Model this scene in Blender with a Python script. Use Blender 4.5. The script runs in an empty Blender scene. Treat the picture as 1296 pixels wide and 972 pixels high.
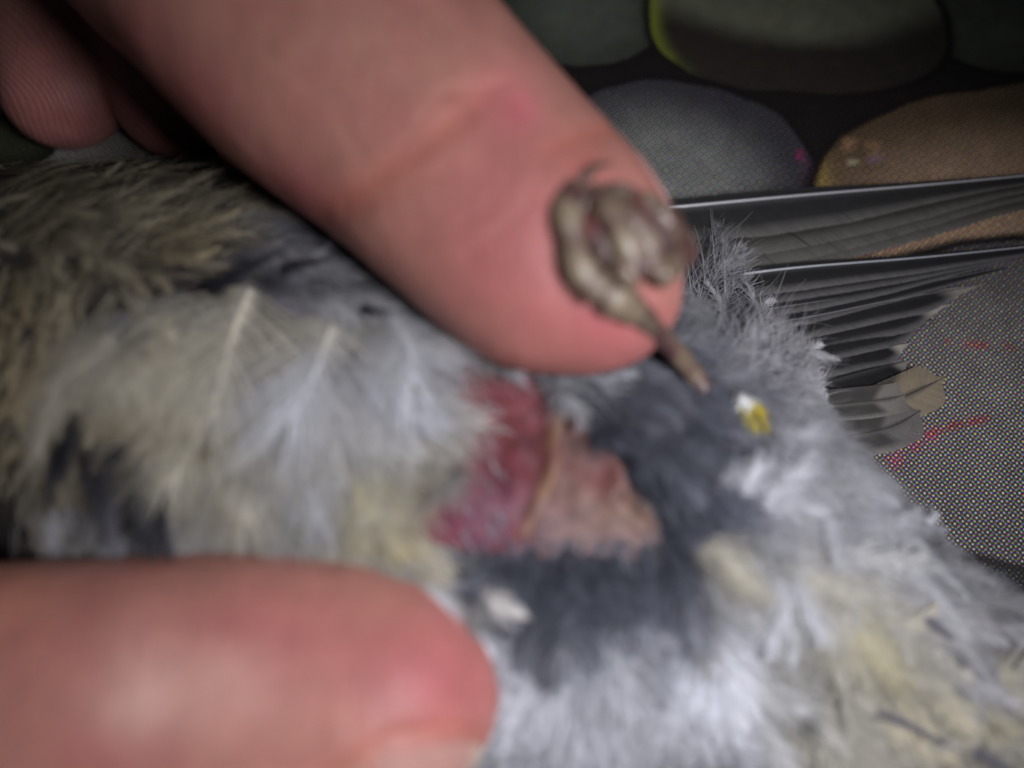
import bpy, bmesh, math, random
import numpy as np
from mathutils import Vector, Matrix, Euler
from mathutils.bvhtree import BVHTree

# ------------------------------------------------------------------ camera, world, light, exposure
MM = 0.001
scene = bpy.context.scene
col = scene.collection
FPX, CX, CY = 1100.0, 648.0, 486.0            # focal length and centre, in pixels of the photograph (1296 x 972)
TILT, DIST = math.radians(20), 105.0          # mm
CAM = np.array([0.0, -DIST * math.sin(TILT), DIST * math.cos(TILT)])
FWD = np.array([0.0, math.sin(TILT), -math.cos(TILT)])
UPV = np.array([0.0, math.cos(TILT), math.sin(TILT)])
RGT = np.array([1.0, 0.0, 0.0])

cam_data = bpy.data.cameras.new('camera')
cam = bpy.data.objects.new('camera', cam_data)
col.objects.link(cam)
cam.location = CAM * MM
cam.rotation_euler = (TILT, 0, 0)
cam_data.sensor_width = 36.0
cam_data.lens = 36.0 * FPX / 1296.0
cam_data.clip_start = 0.002
cam_data.clip_end = 10.0
cam_data.dof.use_dof = True
cam_data.dof.focus_distance = 0.100
cam_data.dof.aperture_fstop = 7.5
scene.camera = cam

world = bpy.data.worlds.new('World')
scene.world = world
world.use_nodes = True
world.node_tree.nodes['Background'].inputs[0].default_value = (0.75, 0.85, 1.0, 1)
world.node_tree.nodes['Background'].inputs[1].default_value = 0.012

def lamp(name, loc, target, size, power, color, spread=180):
    d = bpy.data.lights.new(name, 'AREA')
    d.shape = 'DISK'
    d.size = size * MM
    d.energy = power
    d.spread = math.radians(spread)
    d.color = color
    o = bpy.data.objects.new(name, d)
    col.objects.link(o)
    o.location = Vector(loc) * MM
    o.rotation_euler = (Vector(target) - Vector(loc)).to_track_quat('-Z', 'Y').to_euler()
    return o
lamp('room_lamp', (61, -56, 142), (4, -24, 16), 50, 0.047, (1.0, 0.98, 1.01), 70)

scene.view_settings.view_transform = 'Standard'
scene.view_settings.look = 'None'
scene.view_settings.exposure = 0.0
scene.view_settings.gamma = 1.0
scene.view_settings.use_curve_mapping = False
scene.cycles.use_denoising = True
scene.cycles.max_bounces = 6

# ------------------------------------------------------------------ helpers
rng = np.random.default_rng(7)
random.seed(7)

def ray(px, py):
    d = RGT * ((px - CX) / FPX) + UPV * ((CY - py) / FPX) + FWD
    return d
def P(px, py, z):
    """the point of height z (mm) that lies under a spot of the photograph"""
    d = ray(px, py)
    t = (z - CAM[2]) / d[2]
    return CAM + d * t
def depth(p):
    return float(np.dot(np.asarray(p) - CAM, FWD))
def mpp(p):
    return depth(p) / FPX                      # mm per photograph pixel at p
def topx(V):
    q = np.asarray(V) - CAM
    w = q @ FWD
    return np.stack([CX + FPX * (q @ RGT) / w, CY - FPX * (q @ UPV) / w], -1)

def nrm(v):
    v = np.asarray(v, float)
    return v / np.maximum(np.linalg.norm(v, axis=-1, keepdims=True), 1e-9)
def sstep(a, b, x):
    t = np.clip((np.asarray(x, float) - a) / (b - a), 0, 1)
    return t * t * (3 - 2 * t)

def srgb(r, g, b):
    f = lambda c: c / 12.92 if c <= 0.04045 else ((c + 0.055) / 1.055) ** 2.4
    return np.array([f(r / 255), f(g / 255), f(b / 255)])

def mk_mesh(name, V, F, C=None, smooth=True):
    """V in mm, F (n,4) or (n,3) indices, C (n,3) linear vertex colours"""
    me = bpy.data.meshes.new(name)
    F = np.asarray(F, np.int32)
    k = F.shape[1]
    me.vertices.add(len(V))
    me.vertices.foreach_set('co', (np.asarray(V, np.float64) * MM).astype(np.float32).ravel())
    me.loops.add(F.size)
    me.loops.foreach_set('vertex_index', F.ravel())
    me.polygons.add(len(F))
    me.polygons.foreach_set('loop_start', np.arange(0, F.size, k, dtype=np.int32))
    me.polygons.foreach_set('use_smooth', np.full(len(F), smooth))
    me.update(calc_edges=True)
    if C is not None:
        a = me.color_attributes.new('col', 'FLOAT_COLOR', 'POINT')
        a.data.foreach_set('color', np.concatenate([C, np.ones((len(C), 1))], 1).astype(np.float32).ravel())
    return me
def obj(name, me, mat, parent=None):
    o = bpy.data.objects.new(name, me)
    col.objects.link(o)
    if mat is not None:
        me.materials.clear(); me.materials.append(mat)
    if parent is not None:
        o.parent = parent
    return o
def set_cols(me, C):
    a = me.color_attributes.get('col') or me.color_attributes.new('col', 'FLOAT_COLOR', 'POINT')
    a.data.foreach_set('color', np.concatenate([C, np.ones((len(C), 1))], 1).astype(np.float32).ravel())
def coords(me):
    v = np.empty(len(me.vertices) * 3, np.float32)
    me.vertices.foreach_get('co', v)
    return v.reshape(-1, 3).astype(float) / MM
def normals(me):
    v = np.empty(len(me.vertices) * 3, np.float32)
    me.vertices.foreach_get('normal', v)
    return v.reshape(-1, 3).astype(float)

def seg_dist(Q, A, B):
    A, B = np.asarray(A, float), np.asarray(B, float)
    ab = B - A
    t = np.clip(((Q - A) @ ab) / (ab @ ab), 0, 1)
    return np.linalg.norm(Q - (A + t[:, None] * ab), axis=1)
def poly_dist(Q, pts):
    d = np.full(len(Q), 1e9)
    for a, b in zip(pts[:-1], pts[1:]):
        d = np.minimum(d, seg_dist(Q, a, b))
    return d
def vnoise(Q, s, seed=0):
    """cheap smooth noise from sums of sines, about -1..1"""
    r = np.random.default_rng(seed)
    out = np.zeros(len(Q))
    for k in range(6):
        w = r.normal(size=Q.shape[1]) / s
        out += np.sin(Q @ w + r.uniform(0, 6.28))
    return out / 3.0

def catmull(pts, n):
    pts = np.asarray(pts, float)
    p = np.vstack([2 * pts[0] - pts[1], pts, 2 * pts[-1] - pts[-2]])
    m = len(pts) - 1
    out = []
    for u in np.linspace(0, m, n):
        i = min(int(u), m - 1); t = u - i
        a, b, c, d = p[i], p[i + 1], p[i + 2], p[i + 3]
        out.append(0.5 * ((2 * b) + (c - a) * t + (2 * a - 5 * b + 4 * c - d) * t * t + (3 * b - a - 3 * c + d) * t ** 3))
    return np.array(out)

class Loft:
    """a closed tube along a curve; elliptical sections of half width rw (sideways) and rh (along up)"""
    def __init__(s, centers, rw, rh, up, n=48, cap0=None, cap1=None, pw=2.0, m=36):
        c = catmull(np.c_[np.asarray(centers, float), rw, rh], n)
        s.c, s.rw, s.rh, s.n, s.m = c[:, :3], c[:, 3].copy(), c[:, 4].copy(), n, m
        L = np.r_[0, np.cumsum(np.linalg.norm(np.diff(s.c, axis=0), axis=1))]
        # denser stations at the round ends
        if cap1:
            d = np.clip((L[-1] - L) / cap1, 0, 1); f = np.sqrt(np.maximum(1 - (1 - d) ** 2.3, 0)); s.rw *= f; s.rh *= f
        if cap0:
            d = np.clip(L / cap0, 0, 1); f = np.sqrt(np.maximum(1 - (1 - d) ** 2.3, 0)); s.rw *= f; s.rh *= f
        s.rw = np.maximum(s.rw, 0.02); s.rh = np.maximum(s.rh, 0.02)
        T = nrm(np.gradient(s.c, axis=0))
        up = np.asarray(up, float)
        s.S = nrm(np.cross(T, np.broadcast_to(up, T.shape)))
        s.U = nrm(np.cross(s.S, T))
        s.T, s.L, s.pw = T, L, pw
    def pt(s, i, ang, scale=1.0, off=0.0):
        ca, sa = np.cos(ang), np.sin(ang)
        e = 2.0 / s.pw
        x = np.sign(ca) * np.abs(ca) ** e; y = np.sign(sa) * np.abs(sa) ** e
        return s.c[i] + s.S[i] * ((s.rw[i] * scale + off) * x) + s.U[i] * ((s.rh[i] * scale + off) * y)
    def geo(s):
        A = np.linspace(0, 2 * np.pi, s.m, endpoint=False)
        V = [s.pt(i, a) for i in range(s.n) for a in A]
        m = s.m
        F = [(i * m + j, i * m + (j + 1) % m, (i + 1) * m + (j + 1) % m, (i + 1) * m + j) for i in range(s.n - 1) for j in range(m)]
        return np.array(V), F

def blob_geo(center, r, rot=(0, 0, 0)):
    bm = bmesh.new()
    bmesh.ops.create_uvsphere(bm, u_segments=32, v_segments=20, radius=1.0)
    R = np.array(Euler(rot).to_matrix())
    V = np.array([(R @ (np.array(v.co) * np.array(r))) + np.array(center) for v in bm.verts])
    F = [[v.index for v in f.verts] for f in bm.faces]
    bm.free()
    return V, F

def union_mesh(name, lofts, blobs, voxel, smooth_it=6, subdiv=1):
    """one continuous surface out of overlapping tubes and rounded masses"""
    bm = bmesh.new()
    for g in lofts:
        V, F = g.geo()
        vs = [bm.verts.new(v) for v in V]
        for f in F:
            bm.faces.new([vs[k] for k in f])
        m = g.m
        bm.faces.new(vs[:m][::-1]); bm.faces.new(vs[-m:])
    for V, F in blobs:
        vs = [bm.verts.new(v) for v in V]
        for f in F:
            bm.faces.new([vs[k] for k in f])
    bmesh.ops.recalc_face_normals(bm, faces=bm.faces)
    me = bpy.data.meshes.new(name + '_raw'); bm.to_mesh(me); bm.free()
    o = bpy.data.objects.new(name + '_raw', me); col.objects.link(o)      # worked on in mm, scaled down at the end
    md = o.modifiers.new('r', 'REMESH'); md.mode = 'VOXEL'; md.voxel_size = voxel
    ms = o.modifiers.new('s', 'SMOOTH'); ms.factor = 0.5; ms.iterations = smooth_it
    if subdiv:
        sd = o.modifiers.new('d', 'SUBSURF'); sd.levels = subdiv; sd.render_levels = subdiv
    dg = bpy.context.evaluated_depsgraph_get()
    out = bpy.data.meshes.new_from_object(o.evaluated_get(dg))
    bpy.data.objects.remove(o); bpy.data.meshes.remove(me)
    out.name = name
    v = np.empty(len(out.vertices) * 3, np.float32); out.vertices.foreach_get('co', v)
    out.vertices.foreach_set('co', v * MM); out.update()
    out.polygons.foreach_set('use_smooth', np.ones(len(out.polygons), bool))
    return out

# ------------------------------------------------------------------ materials
class NT:
    """small helper for node graphs"""
    def __init__(s, name):
        s.mat = bpy.data.materials.new(name); s.mat.use_nodes = True
        s.t = s.mat.node_tree; s.t.nodes.clear()
        s.out = s.t.nodes.new('ShaderNodeOutputMaterial')
    def n(s, typ, **kw):
        nd = s.t.nodes.new(typ)
        for k, v in kw.items():
            if k.startswith('i_'):
                key = k[2:]
                key = int(key) if key.isdigit() else key.replace('_', ' ')
                s.set(nd.inputs[key], v)
            else:
                setattr(nd, k, v)
        return nd
    def set(s, sock, v):
        if isinstance(v, bpy.types.NodeSocket):
            s.t.links.new(v, sock)
        else:
            sock.default_value = v
    def math(s, op, a, b=None, c=None, clamp=False):
        nd = s.t.nodes.new('ShaderNodeMath'); nd.operation = op; nd.use_clamp = clamp
        for k, v in enumerate((a, b, c)):
            if v is not None: s.set(nd.inputs[k], v)
        return nd.outputs[0]
    def mix(s, fac, a, b, blend='MIX'):
        nd = s.t.nodes.new('ShaderNodeMix'); nd.data_type = 'RGBA'; nd.blend_type = blend
        s.set(nd.inputs[0], fac)
        for sock, v in ((nd.inputs[6], a), (nd.inputs[7], b)):
            if not isinstance(v, bpy.types.NodeSocket): v = tuple(v) + (1,) * (4 - len(v))
            s.set(sock, v)
        return nd.outputs[2]
    def ramp(s, x, lo, hi):
        nd = s.t.nodes.new('ShaderNodeMapRange'); nd.interpolation_type = 'SMOOTHSTEP'
        s.set(nd.inputs[0], x); nd.inputs[1].default_value = lo; nd.inputs[2].default_value = hi
        return nd.outputs[0]

def feather_material(name, rough=0.6, transl=0.25, spec=0.3):
    g = NT(name)
    at = g.n('ShaderNodeAttribute', attribute_name='col')
    tc = g.n('ShaderNodeTexCoord')
    no = g.n('ShaderNodeTexNoise', i_Scale=900.0, i_Detail=3.0, i_Vector=tc.outputs['Object'])
    f = g.n('ShaderNodeMapRange'); g.set(f.inputs[0], no.outputs[0]); f.inputs[3].default_value = 0.75; f.inputs[4].default_value = 1.2
    c = g.mix(1.0, at.outputs['Color'], f.outputs[0], 'MULTIPLY')
    b = g.n('ShaderNodeBsdfPrincipled', i_Base_Color=c, i_Roughness=rough)
    b.inputs['Specular IOR Level'].default_value = spec
    t = g.n('ShaderNodeBsdfTranslucent', i_Color=c)
    m = g.n('ShaderNodeMixShader', i_0=transl); g.set(m.inputs[1], b.outputs[0]); g.set(m.inputs[2], t.outputs[0])
    g.set(g.out.inputs[0], m.outputs[0])
    return g.mat

def skin_material(name, ridges=False, sub=0.35, rough=0.5, bump=0.4, blotch=0.35, spec=0.35):
    g = NT(name)
    at = g.n('ShaderNodeAttribute', attribute_name='col')
    tc = g.n('ShaderNodeTexCoord')
    o = tc.outputs['Object']
    n1 = g.n('ShaderNodeTexNoise', i_Scale=140.0, i_Detail=4.0, i_Vector=o)
    c = g.mix(g.math('MULTIPLY', g.ramp(n1.outputs[0], 0.4, 0.7), blotch), at.outputs['Color'], (0.38, 0.12, 0.12))
    n2 = g.n('ShaderNodeTexNoise', i_Scale=420.0, i_Detail=5.0, i_Vector=o)
    f = g.n('ShaderNodeMapRange'); g.set(f.inputs[0], n2.outputs[0]); f.inputs[3].default_value = 0.84; f.inputs[4].default_value = 1.16
    c = g.mix(1.0, c, f.outputs[0], 'MULTIPLY')
    vo = g.n('ShaderNodeTexVoronoi', i_Scale=1700.0, i_Vector=o)
    n3 = g.n('ShaderNodeTexNoise', i_Scale=3200.0, i_Detail=2.0, i_Vector=o)
    h = g.math('ADD', g.math('MULTIPLY', vo.outputs['Distance'], 0.5), g.math('MULTIPLY', n3.outputs[0], 0.6))
    ml = g.n('ShaderNodeMapping'); g.set(ml.inputs[0], o); ml.inputs['Rotation'].default_value = (0, 0, math.radians(44)); ml.inputs['Scale'].default_value = (1500, 160, 500)
    n4 = g.n('ShaderNodeTexNoise', i_Scale=1.0, i_Detail=3.0, i_Distortion=0.6, i_Vector=ml.outputs[0])
    h = g.math('ADD', h, g.math('MULTIPLY', n4.outputs[0], 1.1))
    nr = g.n('ShaderNodeAttribute', attribute_name='ridge')
    wv = g.n('ShaderNodeMath', operation='SINE')
    g.set(wv.inputs[0], g.math('MULTIPLY', nr.outputs['Fac'], 2 * math.pi))
    rm = g.n('ShaderNodeAttribute', attribute_name='ridge_mask')
    if ridges:
        h = g.math('ADD', h, g.math('MULTIPLY', g.math('MULTIPLY', wv.outputs[0], rm.outputs['Fac']), 0.2))
        c = g.mix(g.math('MULTIPLY', g.math('MULTIPLY', g.ramp(wv.outputs[0], -1, 1), rm.outputs['Fac']), 0.07), c, (0.85, 0.62, 0.58))
    b = g.n('ShaderNodeBump', i_Strength=bump, i_Distance=0.00025, i_Height=h)
    p = g.n('ShaderNodeBsdfPrincipled', i_Base_Color=c, i_Roughness=rough, i_Normal=b.outputs[0])
    p.inputs['Subsurface Weight'].default_value = sub
    p.inputs['Subsurface Radius'].default_value = (1.0, 0.35, 0.2)
    p.inputs['Subsurface Scale'].default_value = 0.0018
    p.inputs['Specular IOR Level'].default_value = spec
    g.set(g.out.inputs[0], p.outputs[0])
    return g.mat

def plain_material(name, rough=0.4, spec=0.4, sub=0.0, attr=True, color=(0.5, 0.5, 0.5), bump=0.3, bscale=2500.0):
    g = NT(name)
    tc = g.n('ShaderNodeTexCoord')
    if attr:
        c = g.n('ShaderNodeAttribute', attribute_name='col').outputs['Color']
    else:
        c = g.n('ShaderNodeRGB').outputs[0]; c.default_value = tuple(color) + (1,)
    n2 = g.n('ShaderNodeTexNoise', i_Scale=bscale, i_Detail=4.0, i_Vector=tc.outputs['Object'])
    f = g.n('ShaderNodeMapRange'); g.set(f.inputs[0], n2.outputs[0]); f.inputs[3].default_value = 0.8; f.inputs[4].default_value = 1.2
    c = g.mix(1.0, c, f.outputs[0], 'MULTIPLY')
    b = g.n('ShaderNodeBump', i_Strength=bump, i_Distance=0.0002, i_Height=n2.outputs[0])
    p = g.n('ShaderNodeBsdfPrincipled', i_Base_Color=c, i_Roughness=rough, i_Normal=b.outputs[0])
    p.inputs['Specular IOR Level'].default_value = spec
    p.inputs['Subsurface Weight'].default_value = sub
    p.inputs['Subsurface Radius'].default_value = (1.0, 0.5, 0.35)
    p.inputs['Subsurface Scale'].default_value = 0.001
    g.set(g.out.inputs[0], p.outputs[0])
    return g.mat

def print_material():
    """newspaper print of rounded stones, broken into four rotated dot screens"""
    g = NT('newsprint')
    tc = g.n('ShaderNodeTexCoord')
    sc = g.n('ShaderNodeVectorMath', operation='SCALE'); g.set(sc.inputs[0], tc.outputs['Object']); sc.inputs['Scale'].default_value = 1 / MM
    pos = sc.outputs[0]                                        # mm
    nz = g.n('ShaderNodeTexNoise', i_Scale=0.09, i_Detail=4.0, i_Vector=pos)
    wob = g.n('ShaderNodeVectorMath', operation='MULTIPLY_ADD')
    g.set(wob.inputs[0], nz.outputs['Color']); wob.inputs[1].default_value = (2, 2, 0); g.set(wob.inputs[2], pos)
    sub = g.n('ShaderNodeVectorMath', operation='SUBTRACT'); g.set(sub.inputs[0], wob.outputs[0]); sub.inputs[1].default_value = (1, 1, 0)
    wpos = sub.outputs[0]
    # other stones of the picture, away from the ones laid out below
    vo = g.n('ShaderNodeTexVoronoi', i_Scale=0.026, i_Randomness=0.8, i_Vector=wpos); vo.feature = 'SMOOTH_F1'
    vc = g.n('ShaderNodeTexVoronoi', i_Scale=0.026, i_Randomness=0.8, i_Vector=wpos)
    base = g.mix(g.ramp(vo.outputs['Distance'], 0.25, 0.62), (0.26, 0.27, 0.25), (0.012, 0.012, 0.012))
    base = g.mix(0.12, base, vc.outputs['Color'], 'MULTIPLY')
    sx = g.n('ShaderNodeSeparateXYZ'); g.set(sx.inputs[0], wpos)
    def stone(c, px, py, rx, ry, rot, colc, cole, rim=None, lo=0.78, hi=1.0, sdir=(0, -1), sstr=0.0):
        nonlocal base
        o = P(px, py, 0); k = mpp(o)
        rx, ry = rx * k, ry * k / math.cos(TILT)
        a = math.radians(rot)
        dx = g.math('SUBTRACT', sx.outputs[0], o[0]); dy = g.math('SUBTRACT', sx.outputs[1], o[1])
        u = g.math('ADD', g.math('MULTIPLY', dx, math.cos(a) / rx), g.math('MULTIPLY', dy, math.sin(a) / rx))
        v = g.math('ADD', g.math('MULTIPLY', dx, -math.sin(a) / ry), g.math('MULTIPLY', dy, math.cos(a) / ry))
        e = g.math('SQRT', g.math('ADD', g.math('POWER', g.math('ABSOLUTE', u), 2.4), g.math('POWER', g.math('ABSOLUTE', v), 2.4)))
        s = g.math('ADD', g.math('MULTIPLY', u, sdir[0]), g.math('MULTIPLY', v, sdir[1]))
        sh = g.math('ADD', e, g.math('MULTIPLY', s, sstr))
        cc = g.mix(g.ramp(sh, 0.25, 1.05), colc, cole)
        if rim:
            rm = g.math('MULTIPLY', g.ramp(e, 0.80, 0.98), g.ramp(g.math('ADD', g.math('MULTIPLY', u, rim[1][0]), g.math('MULTIPLY', v, rim[1][1])), 0.62, 1.0))
            cc = g.mix(g.math('MULTIPLY', rm, rim[2]), cc, rim[0])
        # dark joint round the stone, then the stone
        jm = g.math('SUBTRACT', 1.0, g.ramp(e, 1.0, 1.07))
        base = g.mix(jm, base, (0.020, 0.015, 0.018))
        mk = g.math('SUBTRACT', 1.0, g.ramp(e, 0.955, 1.0))
        base = g.mix(mk, base, cc)
    for a in STONES: stone(None, *a)
    # red streaks and blotches of the print
    def streak(px0, py0, px1, py1, w, c, st):
        nonlocal base
        a, b = P(px0, py0, 0), P(px1, py1, 0)
        L = np.linalg.norm(b - a); t = (b - a) / L
        dx = g.math('SUBTRACT', sx.outputs[0], a[0]); dy = g.math('SUBTRACT', sx.outputs[1], a[1])
        u = g.math('ADD', g.math('MULTIPLY', dx, t[0]), g.math('MULTIPLY', dy, t[1]))
        v = g.math('ABSOLUTE', g.math('ADD', g.math('MULTIPLY', dx, -t[1]), g.math('MULTIPLY', dy, t[0])))
        n = g.n('ShaderNodeTexNoise', i_Scale=0.5, i_Detail=3.0, i_Vector=pos)
        m = g.math('MULTIPLY', g.math('SUBTRACT', 1.0, g.ramp(v, 0.0, w)), g.math('MULTIPLY', g.ramp(u, 0, L * 0.15), g.math('SUBTRACT', 1.0, g.ramp(u, L * 0.85, L))))
        m = g.math('MULTIPLY', m, g.ramp(n.outputs[0], 0.35, 0.6))
        base = g.mix(g.math('MULTIPLY', m, st), base, c)
    for a in STREAKS: streak(*a)
    n = g.n('ShaderNodeTexNoise', i_Scale=0.35, i_Detail=5.0, i_Roughness=0.7, i_Vector=pos)
    f = g.n('ShaderNodeMapRange'); g.set(f.inputs[0], n.outputs[0]); f.inputs[3].default_value = 0.62; f.inputs[4].default_value = 1.38
    base = g.mix(1.0, base, f.outputs[0], 'MULTIPLY')
    sp = g.n('ShaderNodeSeparateColor'); g.set(sp.inputs[0], base)
    PITCH = 0.46
    def screen(ang, lum, lo, hi):
        """dots of ink, larger where the picture is darker; returns a factor that averages about one"""
        mp = g.n('ShaderNodeVectorRotate', rotation_type='Z_AXIS'); g.set(mp.inputs['Vector'], pos); mp.inputs['Angle'].default_value = math.radians(ang)
        s1 = g.n('ShaderNodeVectorMath', operation='SCALE'); g.set(s1.inputs[0], mp.outputs[0]); s1.inputs['Scale'].default_value = 2 * math.pi / PITCH
        xy = g.n('ShaderNodeSeparateXYZ'); g.set(xy.inputs[0], s1.outputs[0])
        w = g.math('ADD', g.math('COSINE', xy.outputs[0]), g.math('COSINE', xy.outputs[1]))       # -2..2
        th = g.math('MULTIPLY_ADD', lum, -1.2, 0.55)
        m = g.ramp(g.math('SUBTRACT', w, th), -0.55, 0.55)
        r = g.n('ShaderNodeMapRange'); g.set(r.inputs[0], m); r.inputs[3].default_value = lo; r.inputs[4].default_value = hi
        return r.outputs[0]
    chs = []
    kf = screen(45, sp.outputs[1], 0.20, 1.80)
    for ch, ang in ((sp.outputs[0], 15), (sp.outputs[1], 75), (sp.outputs[2], 0)):
        chs.append(g.math('MULTIPLY', g.math('MULTIPLY', ch, kf), screen(ang, ch, 0.35, 1.65)))
    cb_ = g.n('ShaderNodeCombineColor')
    for k_, v_ in enumerate(chs): g.set(cb_.inputs[k_], v_)
    out = cb_.outputs[0]
    fn = g.n('ShaderNodeTexNoise', i_Scale=6.0, i_Detail=4.0, i_Vector=pos)
    b = g.n('ShaderNodeBump', i_Strength=0.12, i_Distance=0.0001, i_Height=fn.outputs[0])
    p = g.n('ShaderNodeBsdfPrincipled', i_Base_Color=out, i_Roughness=0.55, i_Normal=b.outputs[0])
    p.inputs['Specular IOR Level'].default_value = 0.3
    g.set(g.out.inputs[0], p.outputs[0])
    return g.mat

STONES = [  # px, py, rx, ry, rot, centre colour, edge colour, rim, lo, hi, shade direction, shade strength
    (1020, 90, 470, 190, 0, (0.028, 0.022, 0.022), (0.022, 0.018, 0.018)),
    (738, -14, 108, 112, 8, (0.16, 0.18, 0.15), (0.09, 0.10, 0.08)),
    (1345, 5, 190, 100, 6, (0.15, 0.17, 0.135), (0.08, 0.09, 0.07)),
    (1010, 26, 192, 106, -3, (0.23, 0.24, 0.18), (0.060, 0.050, 0.042), ((0.34, 0.40, 0.06), (-1, 0.0), 0.8), 0.78, 1.0, (0.0, -1), 1.5),
    (862, 232, 172, 150, -14, (0.25, 0.26, 0.25), (0.085, 0.08, 0.095), ((0.18, 0.03, 0.12), (1, -0.2), 0.6), 0.78, 1.0, (0.6, 0.5), 0.25),
    (1300, 240, 275, 150, 10, (0.42, 0.31, 0.22), (0.17, 0.12, 0.075), ((0.60, 0.45, 0.13), (-1, -0.2), 0.75), 0.78, 1.0, (0.5, 0.8), 0.3),
    (1400, 500, 370, 215, 0, (0.25, 0.24, 0.23), (0.17, 0.16, 0.16)),
    (10, 175, 60, 40, 0, (0.06, 0.07, 0.04), (0.03, 0.03, 0.02)),
    (40, 640, 90, 70, 0, (0.20, 0.26, 0.36), (0.10, 0.12, 0.16)),
]
STREAKS = [
    (1145, 555, 1260, 525, 1.0, (0.40, 0.05, 0.08), 0.6),
    (1120, 590, 1190, 545, 1.6, (0.50, 0.10, 0.20), 0.5),
    (1190, 432, 1300, 440, 0.9, (0.50, 0.10, 0.10), 0.5),
    (1070, 205, 1092, 200, 0.8, (0.6, 0.6, 0.42), 0.6),
    (1095, 203, 1125, 195, 1.0, (0.36, 0.24, 0.46), 0.45),
    (1012, 205, 1016, 185, 1.0, (0.5, 0.05, 0.22), 0.7),
    (1060, 180, 1120, 190, 2.0, (0.75, 0.45, 0.25), 0.35),
]

M_FEATHER = feather_material('body_feather', 0.7, 0.28, 0.2)
M_FLIGHT = feather_material('flight_feather', 0.55, 0.06, 0.28)
M_SHAFT = plain_material('feather_shaft', 0.25, 0.6, 0.0, True, bump=0.1)
M_SKIN = skin_material('hand_skin', ridges=True)
M_BODY = skin_material('bird_skin', ridges=False, sub=0.3, rough=0.5, bump=0.15, blotch=0.0, spec=0.22)
M_NAIL = plain_material('fingernail', 0.42, 0.35, 0.3, True, bump=0.08, bscale=900)
M_LEG = plain_material('scaly_leg', 0.30, 0.6, 0.15, True, bump=0.5, bscale=3500)
M_CLAW = plain_material('horn_claw', 0.3, 0.5, 0.0, False, (0.10, 0.07, 0.06), 0.15)

# ------------------------------------------------------------------ the setting: printed sheet
def printed_sheet():
    n = 60
    xs = np.linspace(-230, 230, n); ys = np.linspace(-200, 260, n)
    X, Y = np.meshgrid(xs, ys)
    Z = 0.25 * np.sin(X / 38 + 1) * np.sin(Y / 45) - 0.3
    V = np.c_[X.ravel(), Y.ravel(), Z.ravel()]
    F = [(j * n + i, j * n + i + 1, (j + 1) * n + i + 1, (j + 1) * n + i) for j in range(n - 1) for i in range(n - 1)]
    o = obj('printed_paper', mk_mesh('printed_paper', V, F), print_material())
    o['kind'] = 'structure'
    o['label'] = 'printed newspaper sheet with a picture of rounded stones under the bird'
    o['category'] = 'paper'
printed_sheet()

# ------------------------------------------------------------------ the bird
bird = bpy.data.objects.new('bird', None)
col.objects.link(bird)
bird.empty_display_size = 0.01
bird['label'] = 'small brown and white songbird lying belly up with its feathers parted'
bird['category'] = 'bird'

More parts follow.
